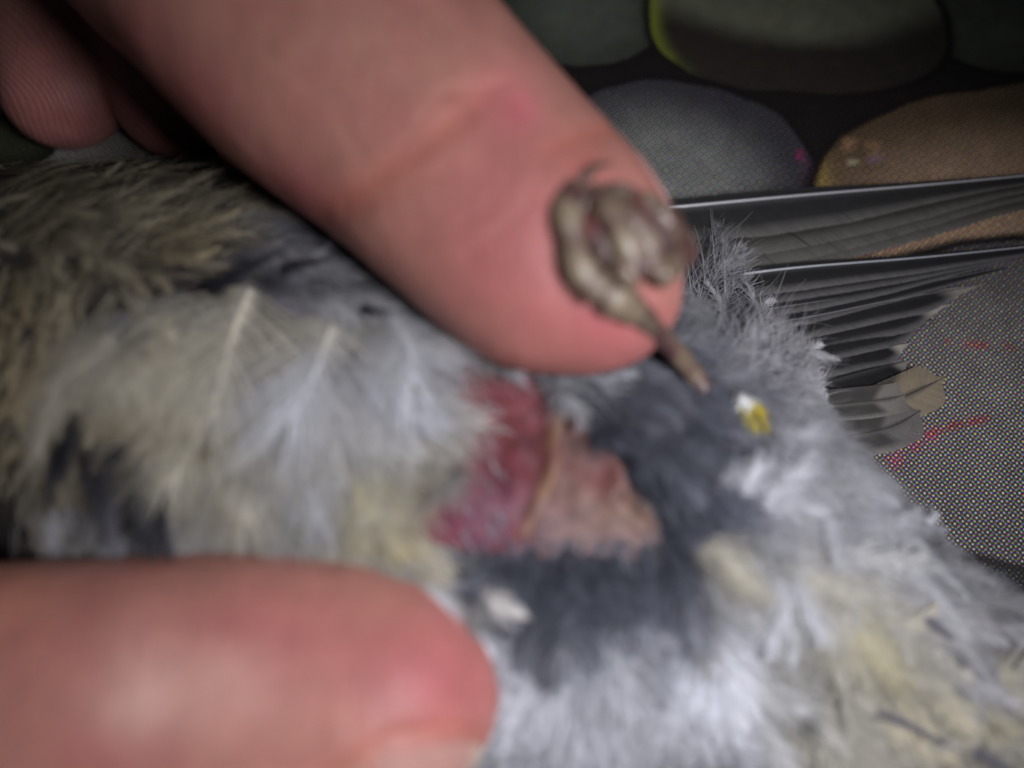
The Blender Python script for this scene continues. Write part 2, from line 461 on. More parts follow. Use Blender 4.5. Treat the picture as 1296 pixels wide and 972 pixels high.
def body_mesh():
    st = [  # px, py, z, half width, half height
        (-420, 405, 10, 8, 8), (-250, 385, 12, 11, 10), (-70, 385, 12, 14.5, 12), (150, 455, 12, 22.8, 15.5), (400, 545, 12.5, 26, 14.5), (680, 620, 12, 25.5, 14),
        (920, 715, 10.5, 18.5, 12), (1130, 830, 8, 12, 8.5), (1330, 880, 6, 8, 6), (1480, 950, 5, 5, 4)]
    L = Loft([P(a, b, c) for a, b, c, d, e in st], [s[3] for s in st], [s[4] for s in st], (0, 0, 1), n=60, cap0=9, cap1=6, m=56)
    blobs = [blob_geo(P(915, 500, 8), (9, 9, 9)), blob_geo(P(890, 420, 5), (6, 8, 4.5)),
             blob_geo(P(300, 300, 9), (17, 9, 8)), blob_geo(P(990, 860, 8), (13, 12, 10))]
    me = union_mesh('body', [L], blobs, 0.9, 10, 1)
    V = coords(me); N = normals(me); Q = topx(V)
    # fold of skin across the belly, with small wrinkles beside it
    up = N[:, 2] > 0
    Qw = Q + np.stack([vnoise(Q, 26, 61), vnoise(Q, 26, 62)], 1) * 6
    d = poly_dist(Qw, [(728, 500), (712, 535), (700, 562), (694, 600), (680, 640), (662, 676)])
    disp = (0.42 + 0.2 * vnoise(Q, 18, 63)) * np.exp(-(d / 11) ** 2)
    d2 = poly_dist(Q, [(770, 560), (790, 610), (770, 625), (815, 665)])
    disp += 0.4 * np.exp(-(d2 / 10) ** 2)
    left = np.exp(-(((Q[:, 0] - 600) / 70) ** 2 + ((Q[:, 1] - 640) / 45) ** 2))
    disp += 0.9 * left
    inpatch = np.exp(-(((Q[:, 0] - 690) / 170) ** 2 + ((Q[:, 1] - 590) / 120) ** 2))
    disp += inpatch * (0.20 * vnoise(Q, 22, 3) + 0.06 * vnoise(Q, 8, 4))
    V = V + N * (disp * up)[:, None]
    me.vertices.foreach_set('co', (V * MM).astype(np.float32).ravel()); me.update()
    red = np.array([0.125, 0.033, 0.040]); pale = np.array([0.12, 0.066, 0.060]); fat = np.array([0.19, 0.12, 0.068]); purple = np.array([0.14, 0.042, 0.075])
    side = sstep(-25, 25, (Q[:, 0] - 697) + (Q[:, 1] - 590) * 0.35)[:, None]
    C = red * (1 - side) + pale * side
    pm = np.exp(-(((Q[:, 0] - 610) / 70) ** 2 + ((Q[:, 1] - 650) / 45) ** 2))[:, None]
    C = C * (1 - pm) + purple * pm
    r2 = np.exp(-(((Q[:, 0] - 760) / 35) ** 2 + ((Q[:, 1] - 605) / 25) ** 2))[:, None] * 0.6
    C = C * (1 - r2) + red * r2
    fm = np.clip(np.exp(-(d / 10) ** 2) * (0.75 + 0.4 * vnoise(Q, 20, 8)) + 0.45 * np.exp(-(poly_dist(Q, [(740, 640), (800, 650), (850, 685)]) / 22) ** 2) * (0.6 + 0.5 * vnoise(Q, 18, 9)) + 0.15 * np.exp(-(poly_dist(Q, [(720, 510), (780, 560), (800, 620)]) / 10) ** 2), 0, 1)[:, None]
    C = C * (1 - fm) + fat * fm
    C = C * (1 + 0.24 * vnoise(Q, 20, 11) + 0.18 * vnoise(Q, 8, 12))[:, None]
    C = np.clip(C, 0.01, 1)
    # away from the bare patch the skin colour turns to a very dark grey
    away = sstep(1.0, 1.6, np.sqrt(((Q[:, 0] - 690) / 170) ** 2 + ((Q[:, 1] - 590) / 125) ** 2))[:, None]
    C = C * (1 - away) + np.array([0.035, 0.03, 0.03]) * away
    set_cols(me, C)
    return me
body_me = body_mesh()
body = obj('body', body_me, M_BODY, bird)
body_me.calc_loop_triangles()
tri = np.empty(len(body_me.loop_triangles) * 3, np.int32); body_me.loop_triangles.foreach_get('vertices', tri)
BV = coords(body_me)
BVH = BVHTree.FromPolygons(BV.tolist(), tri.reshape(-1, 3).tolist())
def hit(px, py):
    d = nrm(ray(px, py))
    h = BVH.ray_cast(Vector(CAM), Vector(d))
    return (None, None) if h[0] is None else (np.array(h[0]), np.array(h[1]))
def snap(p):
    h = BVH.find_nearest(Vector(p))
    return np.array(h[0]), np.array(h[1])

# ---- feathers
def feather_geo(path, nor, width, prof, colf, K=4, ang=(30, 62), fluff=0.1, droop=0.15, shaft=0.16, wl=1.0, wr=1.0, cover=1.0, curl=0.35, lenj=0.12, split=0.0, taper=0.72, shingle=0.0, angj=None):
    """one feather as one connected mesh: a ridged shaft with a row of barbs on each side.
    path (n+1,3), nor (n+1,3) in mm; width = longest barb; prof(u) outline; colf(u, v, jit) -> rgb"""
    path = np.asarray(path, float); n = len(path) - 1
    T = nrm(np.gradient(path, axis=0)); S = nrm(np.cross(nor, T)); Nn = nrm(np.cross(T, S))
    u = np.linspace(0, 1, n + 1)
    sw = shaft * (1 - 0.8 * u) / 2
    Lv = path - S * sw[:, None]; Rv = path + S * sw[:, None]; Tv = path + Nn * (sw * 1.2)[:, None]
    V = [Lv, Tv, Rv]; n1 = n + 1
    C = [colf(u, np.zeros(n1), np.zeros(n1), True)] * 3
    F = []
    i = np.arange(n)
    F.append(np.stack([i, i + 1, n1 + i + 1, n1 + i], 1))
    F.append(np.stack([n1 + i, n1 + i + 1, 2 * n1 + i + 1, 2 * n1 + i], 1))
    base = 3 * n1
    um = (u[:-1] + u[1:]) / 2
    seglen = np.linalg.norm(np.diff(path, axis=0), axis=1)
    for s, w0, edge0, wk in ((-1, Lv, 0, wl), (1, Rv, 2 * n1, wr)):
        colf.side = s
        a = np.radians(ang[0] + (ang[1] - ang[0]) * um ** 1.3 + rng.normal(0, (3 + 22 * fluff) if angj is None else angj, n))
        bl = width * wk * prof(um) * (1 + rng.normal(0, lenj, n))
        if split:
            bl = bl * (1 - split * (np.sin(um * 23 + rng.uniform(0, 6)) > 0.8) * rng.uniform(0.3, 1, n))
        dirv = nrm(S[:-1] * (s * np.cos(a))[:, None] + T[:-1] * np.sin(a)[:, None])
        enddir = nrm(dirv * (1 - curl) + T[:-1] * curl + rng.normal(0, fluff, (n, 3)))
        pos = (w0[:-1] + w0[1:]) / 2
        jit = rng.normal(0, 1, n)
        rows = []
        hw0 = seglen * 0.5
        for k in range(1, K + 1):
            v = k / K
            dd = nrm(dirv * (1 - v) + enddir * v + rng.normal(0, fluff * 0.35, (n, 3)))
            pos = pos + dd * (bl / K)[:, None]
            q = pos - Nn[:-1] * (droop * bl * v * v)[:, None]
            wv = nrm(np.cross(Nn[:-1], dd)) * (-s)
            hw = (hw0 * cover * (1 - taper * v))[:, None]
            # ribbon edges ordered from the root side to the tip side of the feather
            sgn = np.sign(np.sum(wv * T[:-1], 1, keepdims=True)); sgn[sgn == 0] = 1
            wv = wv * sgn
            A, B = q - wv * hw + Nn[:-1] * shingle, q + wv * hw - Nn[:-1] * shingle
            V += [A, B]
            cc = colf(um, np.full(n, v), jit, False)
            C += [cc, cc]
            cur = (base, base + n); base += 2 * n
            prev = rows[-1] if rows else None
            if prev is None:
                pa, pb = edge0 + i, edge0 + i + 1
            else:
                pa, pb = prev[0] + i, prev[1] + i
            qa, qb = cur[0] + i, cur[1] + i
            F.append(np.stack([pa, pb, qb, qa], 1) if s > 0 else np.stack([pa, qa, qb, pb], 1))
            rows.append(cur)
    return np.concatenate(V), np.concatenate(F), np.clip(np.concatenate(C), 0.003, 0.95)

def mixcol(a, b, t):
    t = np.asarray(t)[:, None]
    return a * (1 - t) + b * t

def body_colf(cb, ct, where=0.45, soft=0.3, jit=0.10, shaftc=None, streak=None):
    cb, ct = np.asarray(cb, float), np.asarray(ct, float)
    sc_ = ct * 0.9 if shaftc is None else np.asarray(shaftc)
    def f(u, v, j, is_shaft):
        if is_shaft:
            return mixcol(cb * 1.2, sc_, sstep(where - soft, where + soft, u))
        x = u + 0.32 * v
        c = mixcol(cb, ct, sstep(where - soft, where + soft, x))
        if streak is not None:
            m = sstep(0.5, 0.1, v) * sstep(0.35, 0.6, u)
            c = mixcol(c, np.asarray(streak), m)
        return c * (1 + jit * j)[:, None]
    return f

def outline_round(u):
    return np.clip(np.sin(np.pi * np.clip(u * 0.80 + 0.17, 0, 1)) ** 0.75, 0, 1) * (1 - 0.35 * u)

def surf_path(root, d, L, lift, n, bend=0.0, h0=0.15, nref=None):
    """a shaft that starts in the skin, follows the body and rises towards its tip"""
    pts, ns = [], []
    nn = snap(root)[1] if nref is None else nref
    side = np.cross(nn, d)
    for t in np.linspace(0, 1, 9):
        dd = d * math.cos(bend * t) + side * math.sin(bend * t)
        q = root + dd * (L * t)
        c, cn = snap(q)
        rise = h0 + lift * (t ** 0.8)
        on = c + cn * rise
        # past the edge of the body the feather runs on straight instead of wrapping round it
        far = min(1.0, np.linalg.norm(q - c) / 6.0)
        pts.append(on * (1 - 0.75 * far) + (q + nn * rise * 0.3) * 0.75 * far); ns.append(nrm(cn * (1 - 0.6 * far) + nn * 0.6 * far))
    return catmull(pts, n + 1), nrm(catmull(ns, n + 1))

W_ = np.array
c_rump = W_([0.40, 0.385, 0.34]); c_white = W_([0.62, 0.64, 0.70]); c_cream = W_([0.56, 0.53, 0.45]); c_yel = W_([0.58, 0.54, 0.38]); c_gray = W_([0.11, 0.11, 0.135]); c_lgray = W_([0.30, 0.30, 0.322])
c_dark = W_([0.035, 0.035, 0.045]); c_olive = W_([0.28, 0.25, 0.18]); c_brown = W_([0.14, 0.12, 0.08]); c_buff = W_([0.36, 0.30, 0.19]); c_mgray = W_([0.19, 0.19, 0.23]); c_blue = W_([0.095, 0.105, 0.14])
# px, py, direction (0 right, 90 down), length px, width px, lift mm, base, tip, switch point, fluff
CTRL = [
    # olive brown, streaked breast side at the left
    (30, 260, -35, 95, 26, 0.9, c_brown, c_olive, .5, .10), (130, 240, -35, 95, 26, 0.9, c_brown, c_olive * 1.2, .5, .10), (250, 260, -25, 95, 28, 1.0, c_dark, c_olive * 1.2, .5, .12),
    (20, 380, 75, 90, 28, 0.9, c_olive, c_buff, .5, .10), (40, 480, 85, 90, 30, 0.9, c_brown, c_buff, .5, .10), (20, 570, 80, 90, 28, 0.9, c_brown, c_olive * 1.1, .5, .10),
    (110, 330, 110, 90, 28, 0.9, c_brown, c_olive * 1.1, .5, .10), (95, 420, 105, 110, 34, 1.0, c_olive, c_buff * 1.0, .5, .10),
    (200, 320, 10, 110, 40, 1.2, c_brown, c_buff * 0.9, .5, .12), (330, 280, 5, 105, 40, 1.2, c_mgray, c_lgray, .5, .12),
    (300, 340, 15, 90, 40, 1.2, c_dark, c_mgray, .6, .12), (400, 330, 25, 110, 44, 1.2, c_dark, c_lgray, .6, .12),
    # pale belly feathers hanging towards the lower thumb
    (150, 430, 105, 150, 60, 1.7, c_lgray, c_cream, .35, .10), (80, 520, 95, 130, 46, 1.5, c_buff, c_cream * .85, .35, .10), (230, 400, 100, 150, 70, 1.8, c_lgray, c_cream, .35, .10),
    (115, 515, 90, 95, 40, 1.2, c_dark * .8, c_dark * 1.4, .6, .12), (135, 560, 90, 95, 40, 1.2, c_dark, c_gray * .7, .6, .12), (190, 570, 95, 90, 40, 1.2, c_dark * .8, c_gray * .6, .6, .12), (185, 615, 95, 90, 40, 1.2, c_dark, c_gray * .9, .6, .12), (100, 640, 95, 100, 40, 1.2, c_mgray, c_lgray * 1.2, .5, .14), (200, 650, 95, 90, 40, 1.2, c_gray, c_lgray, .5, .14),
    (300, 450, 100, 170, 80, 2.0, c_lgray, c_cream, .3, .09), (290, 560, 85, 150, 70, 1.8, c_cream * .8, c_white * .8, .5, .12), (400, 430, 85, 170, 80, 2.0, c_lgray, c_white * .95, .3, .09),
    (380, 560, 85, 150, 70, 1.8, c_lgray, c_white * .7, .4, .12), (480, 470, 65, 160, 76, 2.0, c_mgray, c_white, .3, .09), (460, 580, 65, 130, 66, 1.8, c_white * .7, c_yel * .95, .4, .12),
    (540, 480, 45, 110, 60, 1.8, c_mgray, c_white, .3, .10), (540, 600, 60, 90, 44, 1.4, c_lgray, c_white * .85, .3, .12), (430, 660, 60, 110, 44, 1.5, c_mgray, c_white * .7, .4, .12),
    (330, 660, 90, 80, 36, 1.4, c_gray, c_lgray, .5, .14), (500, 690, 30, 120, 40, 1.6, c_gray, c_white, .4, .12), (560, 730, 50, 90, 34, 1.8, c_lgray, c_white * 1.1, .3, .12),
    # feathers along the upper thumb's lower edge
    (480, 400, 30, 110, 44, 1.2, c_gray, c_lgray, .5, .12), (570, 430, 35, 90, 40, 1.2, c_gray, c_white * .7, .5, .12),
    # dark down below the bare skin, white tips further down
    (620, 710, 90, 95, 46, 1.8, c_blue * .6, c_blue * 1.2, .9, .16), (720, 715, 85, 95, 46, 1.8, c_blue * .55, c_blue * 1.1, .9, .16), (820, 715, 75, 95, 46, 1.8, c_blue * .6, c_blue * 1.3, .9, .16),
    (640, 785, 95, 150, 60, 2.0, c_blue * 1.2, c_white * 1.05, .25, .12), (740, 775, 85, 160, 64, 2.0, c_blue * 1.2, c_white * .85, .25, .12), (850, 765, 70, 160, 64, 2.0, c_blue * 1.2, c_white * 1.05, .2, .12),
    (660, 900, 100, 130, 56, 2.0, c_lgray, c_white * .85, .3, .15), (760, 880, 90, 140, 60, 2.0, c_lgray, c_white * .85, .3, .14), (880, 860, 75, 140, 60, 2.0, c_white * .6, c_white * .95, .3, .14),
    (800, 960, 85, 120, 56, 1.6, c_lgray, c_white * .75, .4, .14), (930, 940, 70, 130, 60, 1.6, c_lgray, c_cream * .8, .4, .12),
    # dark grey down right of the bare skin
    (770, 500, 20, 120, 50, 1.8, c_blue * .5, c_blue, .8, .16), (830, 560, 35, 130, 56, 1.8, c_blue * .55, c_blue * 1.3, .8, .16), (850, 620, 30, 110, 50, 1.8, c_blue * .5, c_blue * 1.4, .8, .16),
    (880, 520, 25, 120, 52, 1.8, c_blue * .8, c_mgray, .7, .16), (940, 580, 55, 110, 50, 1.8, c_blue, c_lgray * 1.2, .6, .15), (930, 640, 60, 110, 44, 1.7, c_mgray, c_white * .95, .35, .14),
    # flank: fluffy, standing up over the base of the wing
    (880, 420, -80, 120, 40, 1.2, c_mgray, c_lgray * 1.8, .5, .22), (940, 400, -65, 120, 40, 1.2, c_mgray, c_lgray * 2.0, .5, .22), (1000, 430, -50, 110, 36, 1.2, c_mgray, c_lgray * 2.1, .5, .20),
    (960, 470, -45, 120, 44, 1.5, c_mgray, c_lgray * 1.9, .5, .18), (1030, 500, -25, 110, 40, 1.4, c_mgray, c_lgray * 2.1, .4, .16), (990, 540, 0, 120, 46, 1.5, c_mgray, c_white * .78, .4, .14),
    (1070, 580, 20, 120, 44, 1.4, c_lgray, c_white * .75, .4, .14), (1020, 620, 30, 130, 50, 1.6, c_mgray, c_white * .8, .35, .13), (1130, 660, 30, 130, 46, 1.4, c_dark, c_lgray * 1.1, .5, .13),
    # rump and tail side: cream and grey
    (900, 690, 25, 120, 50, 1.6, c_lgray, c_rump, .3, .13), (980, 720, 25, 140, 56, 1.6, c_lgray, c_rump, .3, .11), (1080, 730, 30, 150, 56, 1.6, c_gray, c_lgray * 1.3, .5, .11), (1200, 720, 20, 150, 50, 1.4, c_gray, c_mgray * 1.3, .5, .11),
    (960, 800, 55, 140, 56, 1.6, c_lgray, c_rump * .85, .35, .11), (1050, 800, 35, 160, 66, 1.8, c_rump * .8, (c_rump * W_([1.05, 1.0, .82])) * 1.05, .35, .09), (1150, 800, 35, 160, 66, 1.6, c_rump * .7, (c_rump * W_([1.05, 1.0, .82])) * .95, .4, .09), (1230, 800, 30, 170, 60, 1.6, c_lgray, c_lgray * 1.5, .4, .09),
    (1020, 890, 40, 150, 60, 1.6, c_rump * .7, c_rump * .95, .4, .10), (1130, 890, 30, 160, 60, 1.6, c_rump * .7, c_rump * 1.0, .4, .09), (1250, 890, 25, 160, 60, 1.6, c_mgray, c_lgray * 1.4, .4, .09),
    (1060, 960, 25, 150, 56, 1.6, c_buff * .7, c_rump * .85, .4, .10), (1200, 960, 25, 160, 56, 1.6, c_mgray, c_rump * .8, .5, .10),
    (1145, 772, 40, 60, 30, 1.6, c_gray, c_gray * 1.3, .5, .09), (1285, 750, 15, 170, 56, 1.6, c_mgray, c_lgray * 1.25, .4, .09), (1285, 850, 20, 170, 56, 1.6, c_lgray, c_lgray * 1.4, .4, .09), (1285, 940, 22, 170, 56, 1.6, c_mgray, c_lgray * 1.3, .4, .09),
]
CT = np.array([[c[0], c[1]] for c in CTRL], float)
CT_ANG = np.radians([c[2] for c in CTRL]); CT_DIR = np.stack([np.cos(CT_ANG), np.sin(CT_ANG)], 1)
CT_NUM = np.array([[c[3], c[4], c[5], c[8], c[9]] for c in CTRL], float)
CT_BASE = np.array([c[6] for c in CTRL]); CT_TIP = np.array([c[7] for c in CTRL])
def field(px, py):
    d2 = ((CT - (px, py)) ** 2).sum(1) + 500.0
    w = d2 ** -1.7; w /= w.sum()
    dv = w @ CT_DIR; q = w @ CT_NUM
    return math.atan2(dv[1], dv[0]), q[0], q[1], q[2], w @ CT_BASE, w @ CT_TIP, q[3], q[4]

BARE = np.array([(505, 690), (522, 632), (588, 592), (555, 532), (558, 446), (700, 490), (755, 530), (790, 590), (830, 650), (860, 690), (760, 705), (650, 700)], float)
def inside(poly, x, y):
    c = False; j = len(poly) - 1
    for i in range(len(poly)):
        if (poly[i][1] > y) != (poly[j][1] > y) and x < (poly[j][0] - poly[i][0]) * (y - poly[i][1]) / (poly[j][1] - poly[i][1]) + poly[i][0]:
            c = not c
        j = i
    return c

def kind_of(px, py):
    if px < 260 and py < 400 or px < 70: return 'breast_feather'
    if px < 610 and py < 780: return 'belly_feather'
    if px > 900 and py < 650: return 'flank_feather'
    if px > 930: return 'undertail_feather'
    return 'down_feather'

def build_feather(px, py, a, Lp, Wp, lift, cb, ct, wh, fl, nb=None, bend=0.0, extra=None):
    p, nn = hit(px, py)
    if p is None: return None
    k = mpp(p)
    d = RGT * math.cos(a) - UPV * math.sin(a)
    d = d - nn * np.dot(d, nn)
    if np.linalg.norm(d) < 1e-3: return None
    d = nrm(d)
    L, Wd = Lp * k, Wp * k * 1.35
    n = nb or int(np.clip(L / 0.125, 30, 84))
    path, nor = surf_path(p - nn * 0.3, d, L, lift, n, bend, nref=nn)
    kw = dict(K=4, ang=(38, 74), fluff=fl, droop=0.10, shaft=0.09, cover=0.9, lenj=0.15 + fl * 0.6, split=0.25, curl=0.5)
    kw.update(extra or {})
    pr = kw.pop('prof', outline_round)
    return feather_geo(path, nor, Wd, pr, body_colf(cb, ct, wh), **kw)

n_feather = 0
built = {}
stuff = []
def add_feather(geo, kind):
    if built.get(kind, 0) < 290:
        obj(kind, mk_mesh(kind, *geo), M_FEATHER, bird); built[kind] = built.get(kind, 0) + 1
    else:
        stuff.append(geo)

def scatter():
    spots = []
    step = 25
    for gy in range(165, 1090, step):
        for gx in range(-60, 1400, step):
            x = gx + rng.uniform(-0.5, 0.5) * step + (step / 2 if (gy // step) % 2 else 0); y = gy + rng.uniform(-0.5, 0.5) * step
            if inside(BARE, x, y) or (x < 70 and y > 560 + 1.5 * max(x, 0)): continue
            spots.append((x, y))
    order = rng.permutation(len(spots))
    for i in order:
        x, y = spots[i]
        a, Lp, Wp, lift, cb, ct, wh, fl = field(x, y)
        # keep feathers whose root lies beside the bare patch from lying across it
        tx, ty = x + math.cos(a) * Lp * 0.8, y + math.sin(a) * Lp * 0.8
        while Lp > 26 and any(inside(BARE, x + math.cos(a) * Lp * q, y + math.sin(a) * Lp * q) for q in (0.5, 0.75, 1.0, 1.2)): Lp *= 0.85
        br = float(np.clip(1 + rng.normal(0, 0.16), 0.6, 1.45))
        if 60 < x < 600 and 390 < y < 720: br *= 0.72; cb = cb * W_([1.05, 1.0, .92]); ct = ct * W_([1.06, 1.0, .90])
        if x > 900 and y > 620: Lp *= 1.5
        if x > 950: fl *= 0.6
        if kind_of(x, y) == 'breast_feather': Wp *= 0.42; Lp *= 0.8; fl = 0.2; br *= rng.choice([0.6, 0.85, 1.0, 1.2]); lift *= 1.3
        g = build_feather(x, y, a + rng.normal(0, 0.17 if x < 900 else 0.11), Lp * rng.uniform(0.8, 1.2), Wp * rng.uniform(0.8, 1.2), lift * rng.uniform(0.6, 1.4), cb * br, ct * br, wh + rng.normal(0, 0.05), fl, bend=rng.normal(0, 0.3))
        if g is None: continue
        vis = -60 < x < 1340 and 160 < y < 1010
        if vis: add_feather(g, kind_of(x, y))
        else: stuff.append(g)
scatter()

# large single feathers that lie on top
FEATURE = [  # root px, tip px, width px, lift, base, tip, switch, fluff
    ((50, 262), (140, 310), 34, 1.4, c_brown, c_olive, .5, .08), ((70, 290), (150, 350), 36, 1.5, c_brown, c_olive * 1.1, .5, .08), ((40, 310), (110, 380), 34, 1.5, c_brown, c_olive * .9, .5, .08), ((100, 270), (200, 300), 34, 1.5, c_dark, c_olive, .5, .08), ((110, 320), (180, 390), 36, 1.6, c_brown, c_olive * 1.2, .5, .08), ((20, 340), (70, 420), 34, 1.5, c_brown, c_buff * .8, .5, .08),
    ((90, 450), (60, 600), 50, 1.8, c_buff, c_cream * .8, .4, .06), ((150, 415), (125, 505), 60, 2.0, c_mgray, c_cream * .95, .3, .05), ((215, 420), (205, 520), 60, 2.0, c_mgray, c_cream, .3, .05),
    ((90, 590), (75, 700), 44, 1.8, c_mgray, c_lgray * 1.5, .3, .08), ((160, 625), (150, 710), 40, 1.8, c_gray, c_lgray * 1.4, .3, .08), ((230, 610), (260, 705), 50, 1.8, c_lgray, c_lgray * 1.5, .3, .08),
    ((262, 480), (255, 640), 80, 2.4, c_lgray, c_cream * 1.05, .3, .05), ((300, 520), (345, 680), 80, 2.4, c_lgray, c_cream, .35, .05), ((360, 430), (385, 580), 80, 2.6, c_lgray, c_white * .85, .3, .05),
    ((395, 520), (400, 690), 76, 2.6, c_lgray, c_white * .75, .35, .06), ((440, 540), (480, 680), 76, 2.8, c_cream * .8, c_yel * .95, .35, .05), ((480, 560), (515, 665), 52, 2.6, c_lgray, c_white * .85, .3, .06),
    ((470, 420), (540, 580), 80, 3.0, c_mgray, c_white * .95, .3, .05), ((495, 465), (560, 575), 46, 2.8, c_mgray, c_white, .3, .06), ((515, 430), (585, 495), 38, 2.6, c_lgray, c_white * .9, .3, .06),
    ((250, 395), (240, 540), 80, 2.8, c_cream * .7, c_cream * 1.05, .35, .04), ((170, 395), (140, 490), 60, 2.4, c_mgray, c_cream * .9, .4, .05),
    ((320, 358), (290, 600), 118, 3.8, c_cream * 1.3, c_cream * 1.15, .55, .02), ((424, 384), (430, 600), 130, 4.0, c_cream * 1.2, c_white * 1.15, .45, .02), ((482, 394), (570, 530), 101, 4.0, c_lgray * 1.4, c_white * 1.2, .3, .02),
    ((245, 388), (350, 326), 20, 3.6, c_dark * .6, c_dark, .5, .06), ((250, 375), (330, 345), 22, 3.6, c_dark * .6, c_dark, .5, .06), ((340, 350), (420, 350), 20, 3.6, c_dark * .7, c_gray * .6, .5, .06), ((440, 395), (490, 430), 20, 3.6, c_dark * .7, c_gray * .6, .5, .06),
    ((150, 425), (165, 520), 70, 3.0, c_cream * .8, c_cream * 1.1, .3, .04), ((205, 420), (215, 520), 70, 3.0, c_cream * .8, c_cream * 1.15, .3, .04), ((100, 440), (95, 540), 50, 2.6, c_buff, c_cream * .9, .3, .04),
    ((95, 520), (110, 630), 30, 3.8, c_dark * .6, c_dark, .6, .08), ((165, 525), (170, 640), 34, 3.8, c_dark * .6, c_dark, .6, .08), ((205, 570), (235, 690), 34, 3.8, c_dark * .6, c_dark * 1.2, .6, .08),
    ((108, 490), (128, 600), 24, 3.6, c_dark * .6, c_dark, .6, .08), ((118, 520), (150, 620), 28, 3.6, c_dark * .6, c_dark, .6, .08), ((182, 545), (205, 670), 34, 3.8, c_dark * .6, c_dark * 1.2, .6, .08), ((190, 590), (215, 690), 34, 3.8, c_dark * .7, c_dark * 1.6, .6, .08), ((150, 590), (150, 690), 26, 3.4, c_gray * .7, c_mgray, .6, .08),
    ((1000, 740), (1170, 850), 70, 2.4, c_rump * .8, c_yel * .8, .3, .06), ((1060, 830), (1200, 870), 60, 2.4, c_rump * .8, c_rump, .3, .06), ((930, 700), (1090, 760), 60, 2.2, c_lgray, c_rump * 1.1, .3, .07),
    ((1112, 742), (1180, 805), 24, 2.6, c_gray, c_mgray * .8, .5, .08), ((1060, 893), (1200, 908), 15, 2.8, c_gray, c_mgray * .8, .5, .08), ((1180, 925), (1296, 965), 20, 2.6, c_gray, c_mgray * .8, .5, .08), ((1170, 850), (1300, 880), 40, 2.6, c_lgray, c_lgray * 1.5, .4, .07), ((1150, 700), (1290, 745), 40, 2.2, c_mgray, c_lgray * 1.3, .4, .08),
    ((862, 668), (950, 715), 44, 2.6, c_rump, c_cream * .9, .3, .06), ((880, 690), (960, 760), 44, 2.4, c_rump, c_cream * .8, .3, .06), ((898, 668), (968, 592), 42, 2.8, c_lgray, c_white * .95, .3, .05), ((915, 672), (1000, 618), 44, 2.8, c_lgray, c_white * .9, .3, .05), ((940, 640), (1030, 590), 44, 2.6, c_lgray, c_white * .85, .3, .05), ((960, 570), (1040, 545), 44, 2.4, c_lgray, c_white * .75, .3, .06),
    ((880, 760), (930, 900), 64, 2.8, c_blue, c_white * 1.15, .3, .08), ((505, 682), (590, 780), 40, 2.4, c_lgray, c_white * 1.0, .3, .08),
]
def outline_fan(u):
    return 0.42 + 0.58 * (1 - u) ** 0.8
for (r, t, w, lift, cb, ct, wh, fl) in FEATURE:
    a = math.atan2(t[1] - r[1], t[0] - r[0]); L = math.hypot(t[0] - r[0], t[1] - r[1])
    hero = w > 100
    narrow = w < 36
    g = build_feather(r[0], r[1], a, L * (0.8 if not narrow else 1), w * (1.15 if not narrow else 0.9), lift, cb, ct, wh, fl, nb=110 if hero else 80, bend=rng.normal(0, 0.12),
                      extra=dict(K=7, ang=(34, 76) if hero else (42, 78), split=0.15, cover=0.45 if hero else 0.7, shaft=0.07, curl=0.12 if hero else 0.3, lenj=0.18, droop=0.08, prof=outline_fan))
    if g is not None:
        nm = kind_of(*r); nm = 'belly_feather' if nm == 'down_feather' else nm
        obj(nm, mk_mesh(nm, *g), M_FEATHER, bird)

EDGE = [([(575, 700), (650, 705), (760, 708), (862, 694)], 88, c_blue * .5, c_blue, 46), ([(748, 516), (775, 550), (796, 592), (832, 650), (862, 690)], 25, c_blue * .5, c_blue, 30)]
for pts, dg_, cb, ct, m_ in EDGE:
    for q in catmull(np.array(pts, float), m_):
        br = rng.uniform(0.7, 1.3)
        g = build_feather(q[0] + rng.normal(0, 7), q[1] + rng.normal(2, 9), math.radians(dg_) + rng.normal(0, 0.4), rng.uniform(45, 85), 34, 1.5, cb * br, ct * br, .8, .2, nb=44)
        if g is not None: add_feather(g, 'down_feather')
# sides and back of the body, out of the camera's sight
def hidden_cover():
    N = normals(body_me)
    idx = rng.choice(len(BV), 1500, replace=False)
    Q = topx(BV[idx])
    made = 0
    for i, q in zip(idx, Q):
        p, nn = BV[i], N[i]
        if np.dot(nn, nrm(CAM - p)) > 0.05 or made > 330 or p[2] < 1.0: continue
        d = W_([0.93, -0.36, 0.0]); d = d - nn * np.dot(d, nn)
        d = nrm(d)
        path, nor = surf_path(p - nn * 0.3, d, rng.uniform(8, 11), 1.2, 24, 0, nref=nn)
        br = rng.uniform(0.7, 1.3)
        stuff.append(feather_geo(path, nor, 3.4, outline_round, body_colf(c_brown * br, c_olive * br * 1.2), K=3, fluff=0.08)); made += 1
hidden_cover()
def join_geo(L):
    V, F, C, o = [], [], [], 0
    for v, f, c in L:
        V.append(v); F.append(f + o); C.append(c); o += len(v)
    return np.concatenate(V), np.concatenate(F), np.concatenate(C)
pl = obj('plumage', mk_mesh('plumage', *join_geo(stuff)), M_FEATHER, bird)
pl['kind'] = 'stuff'

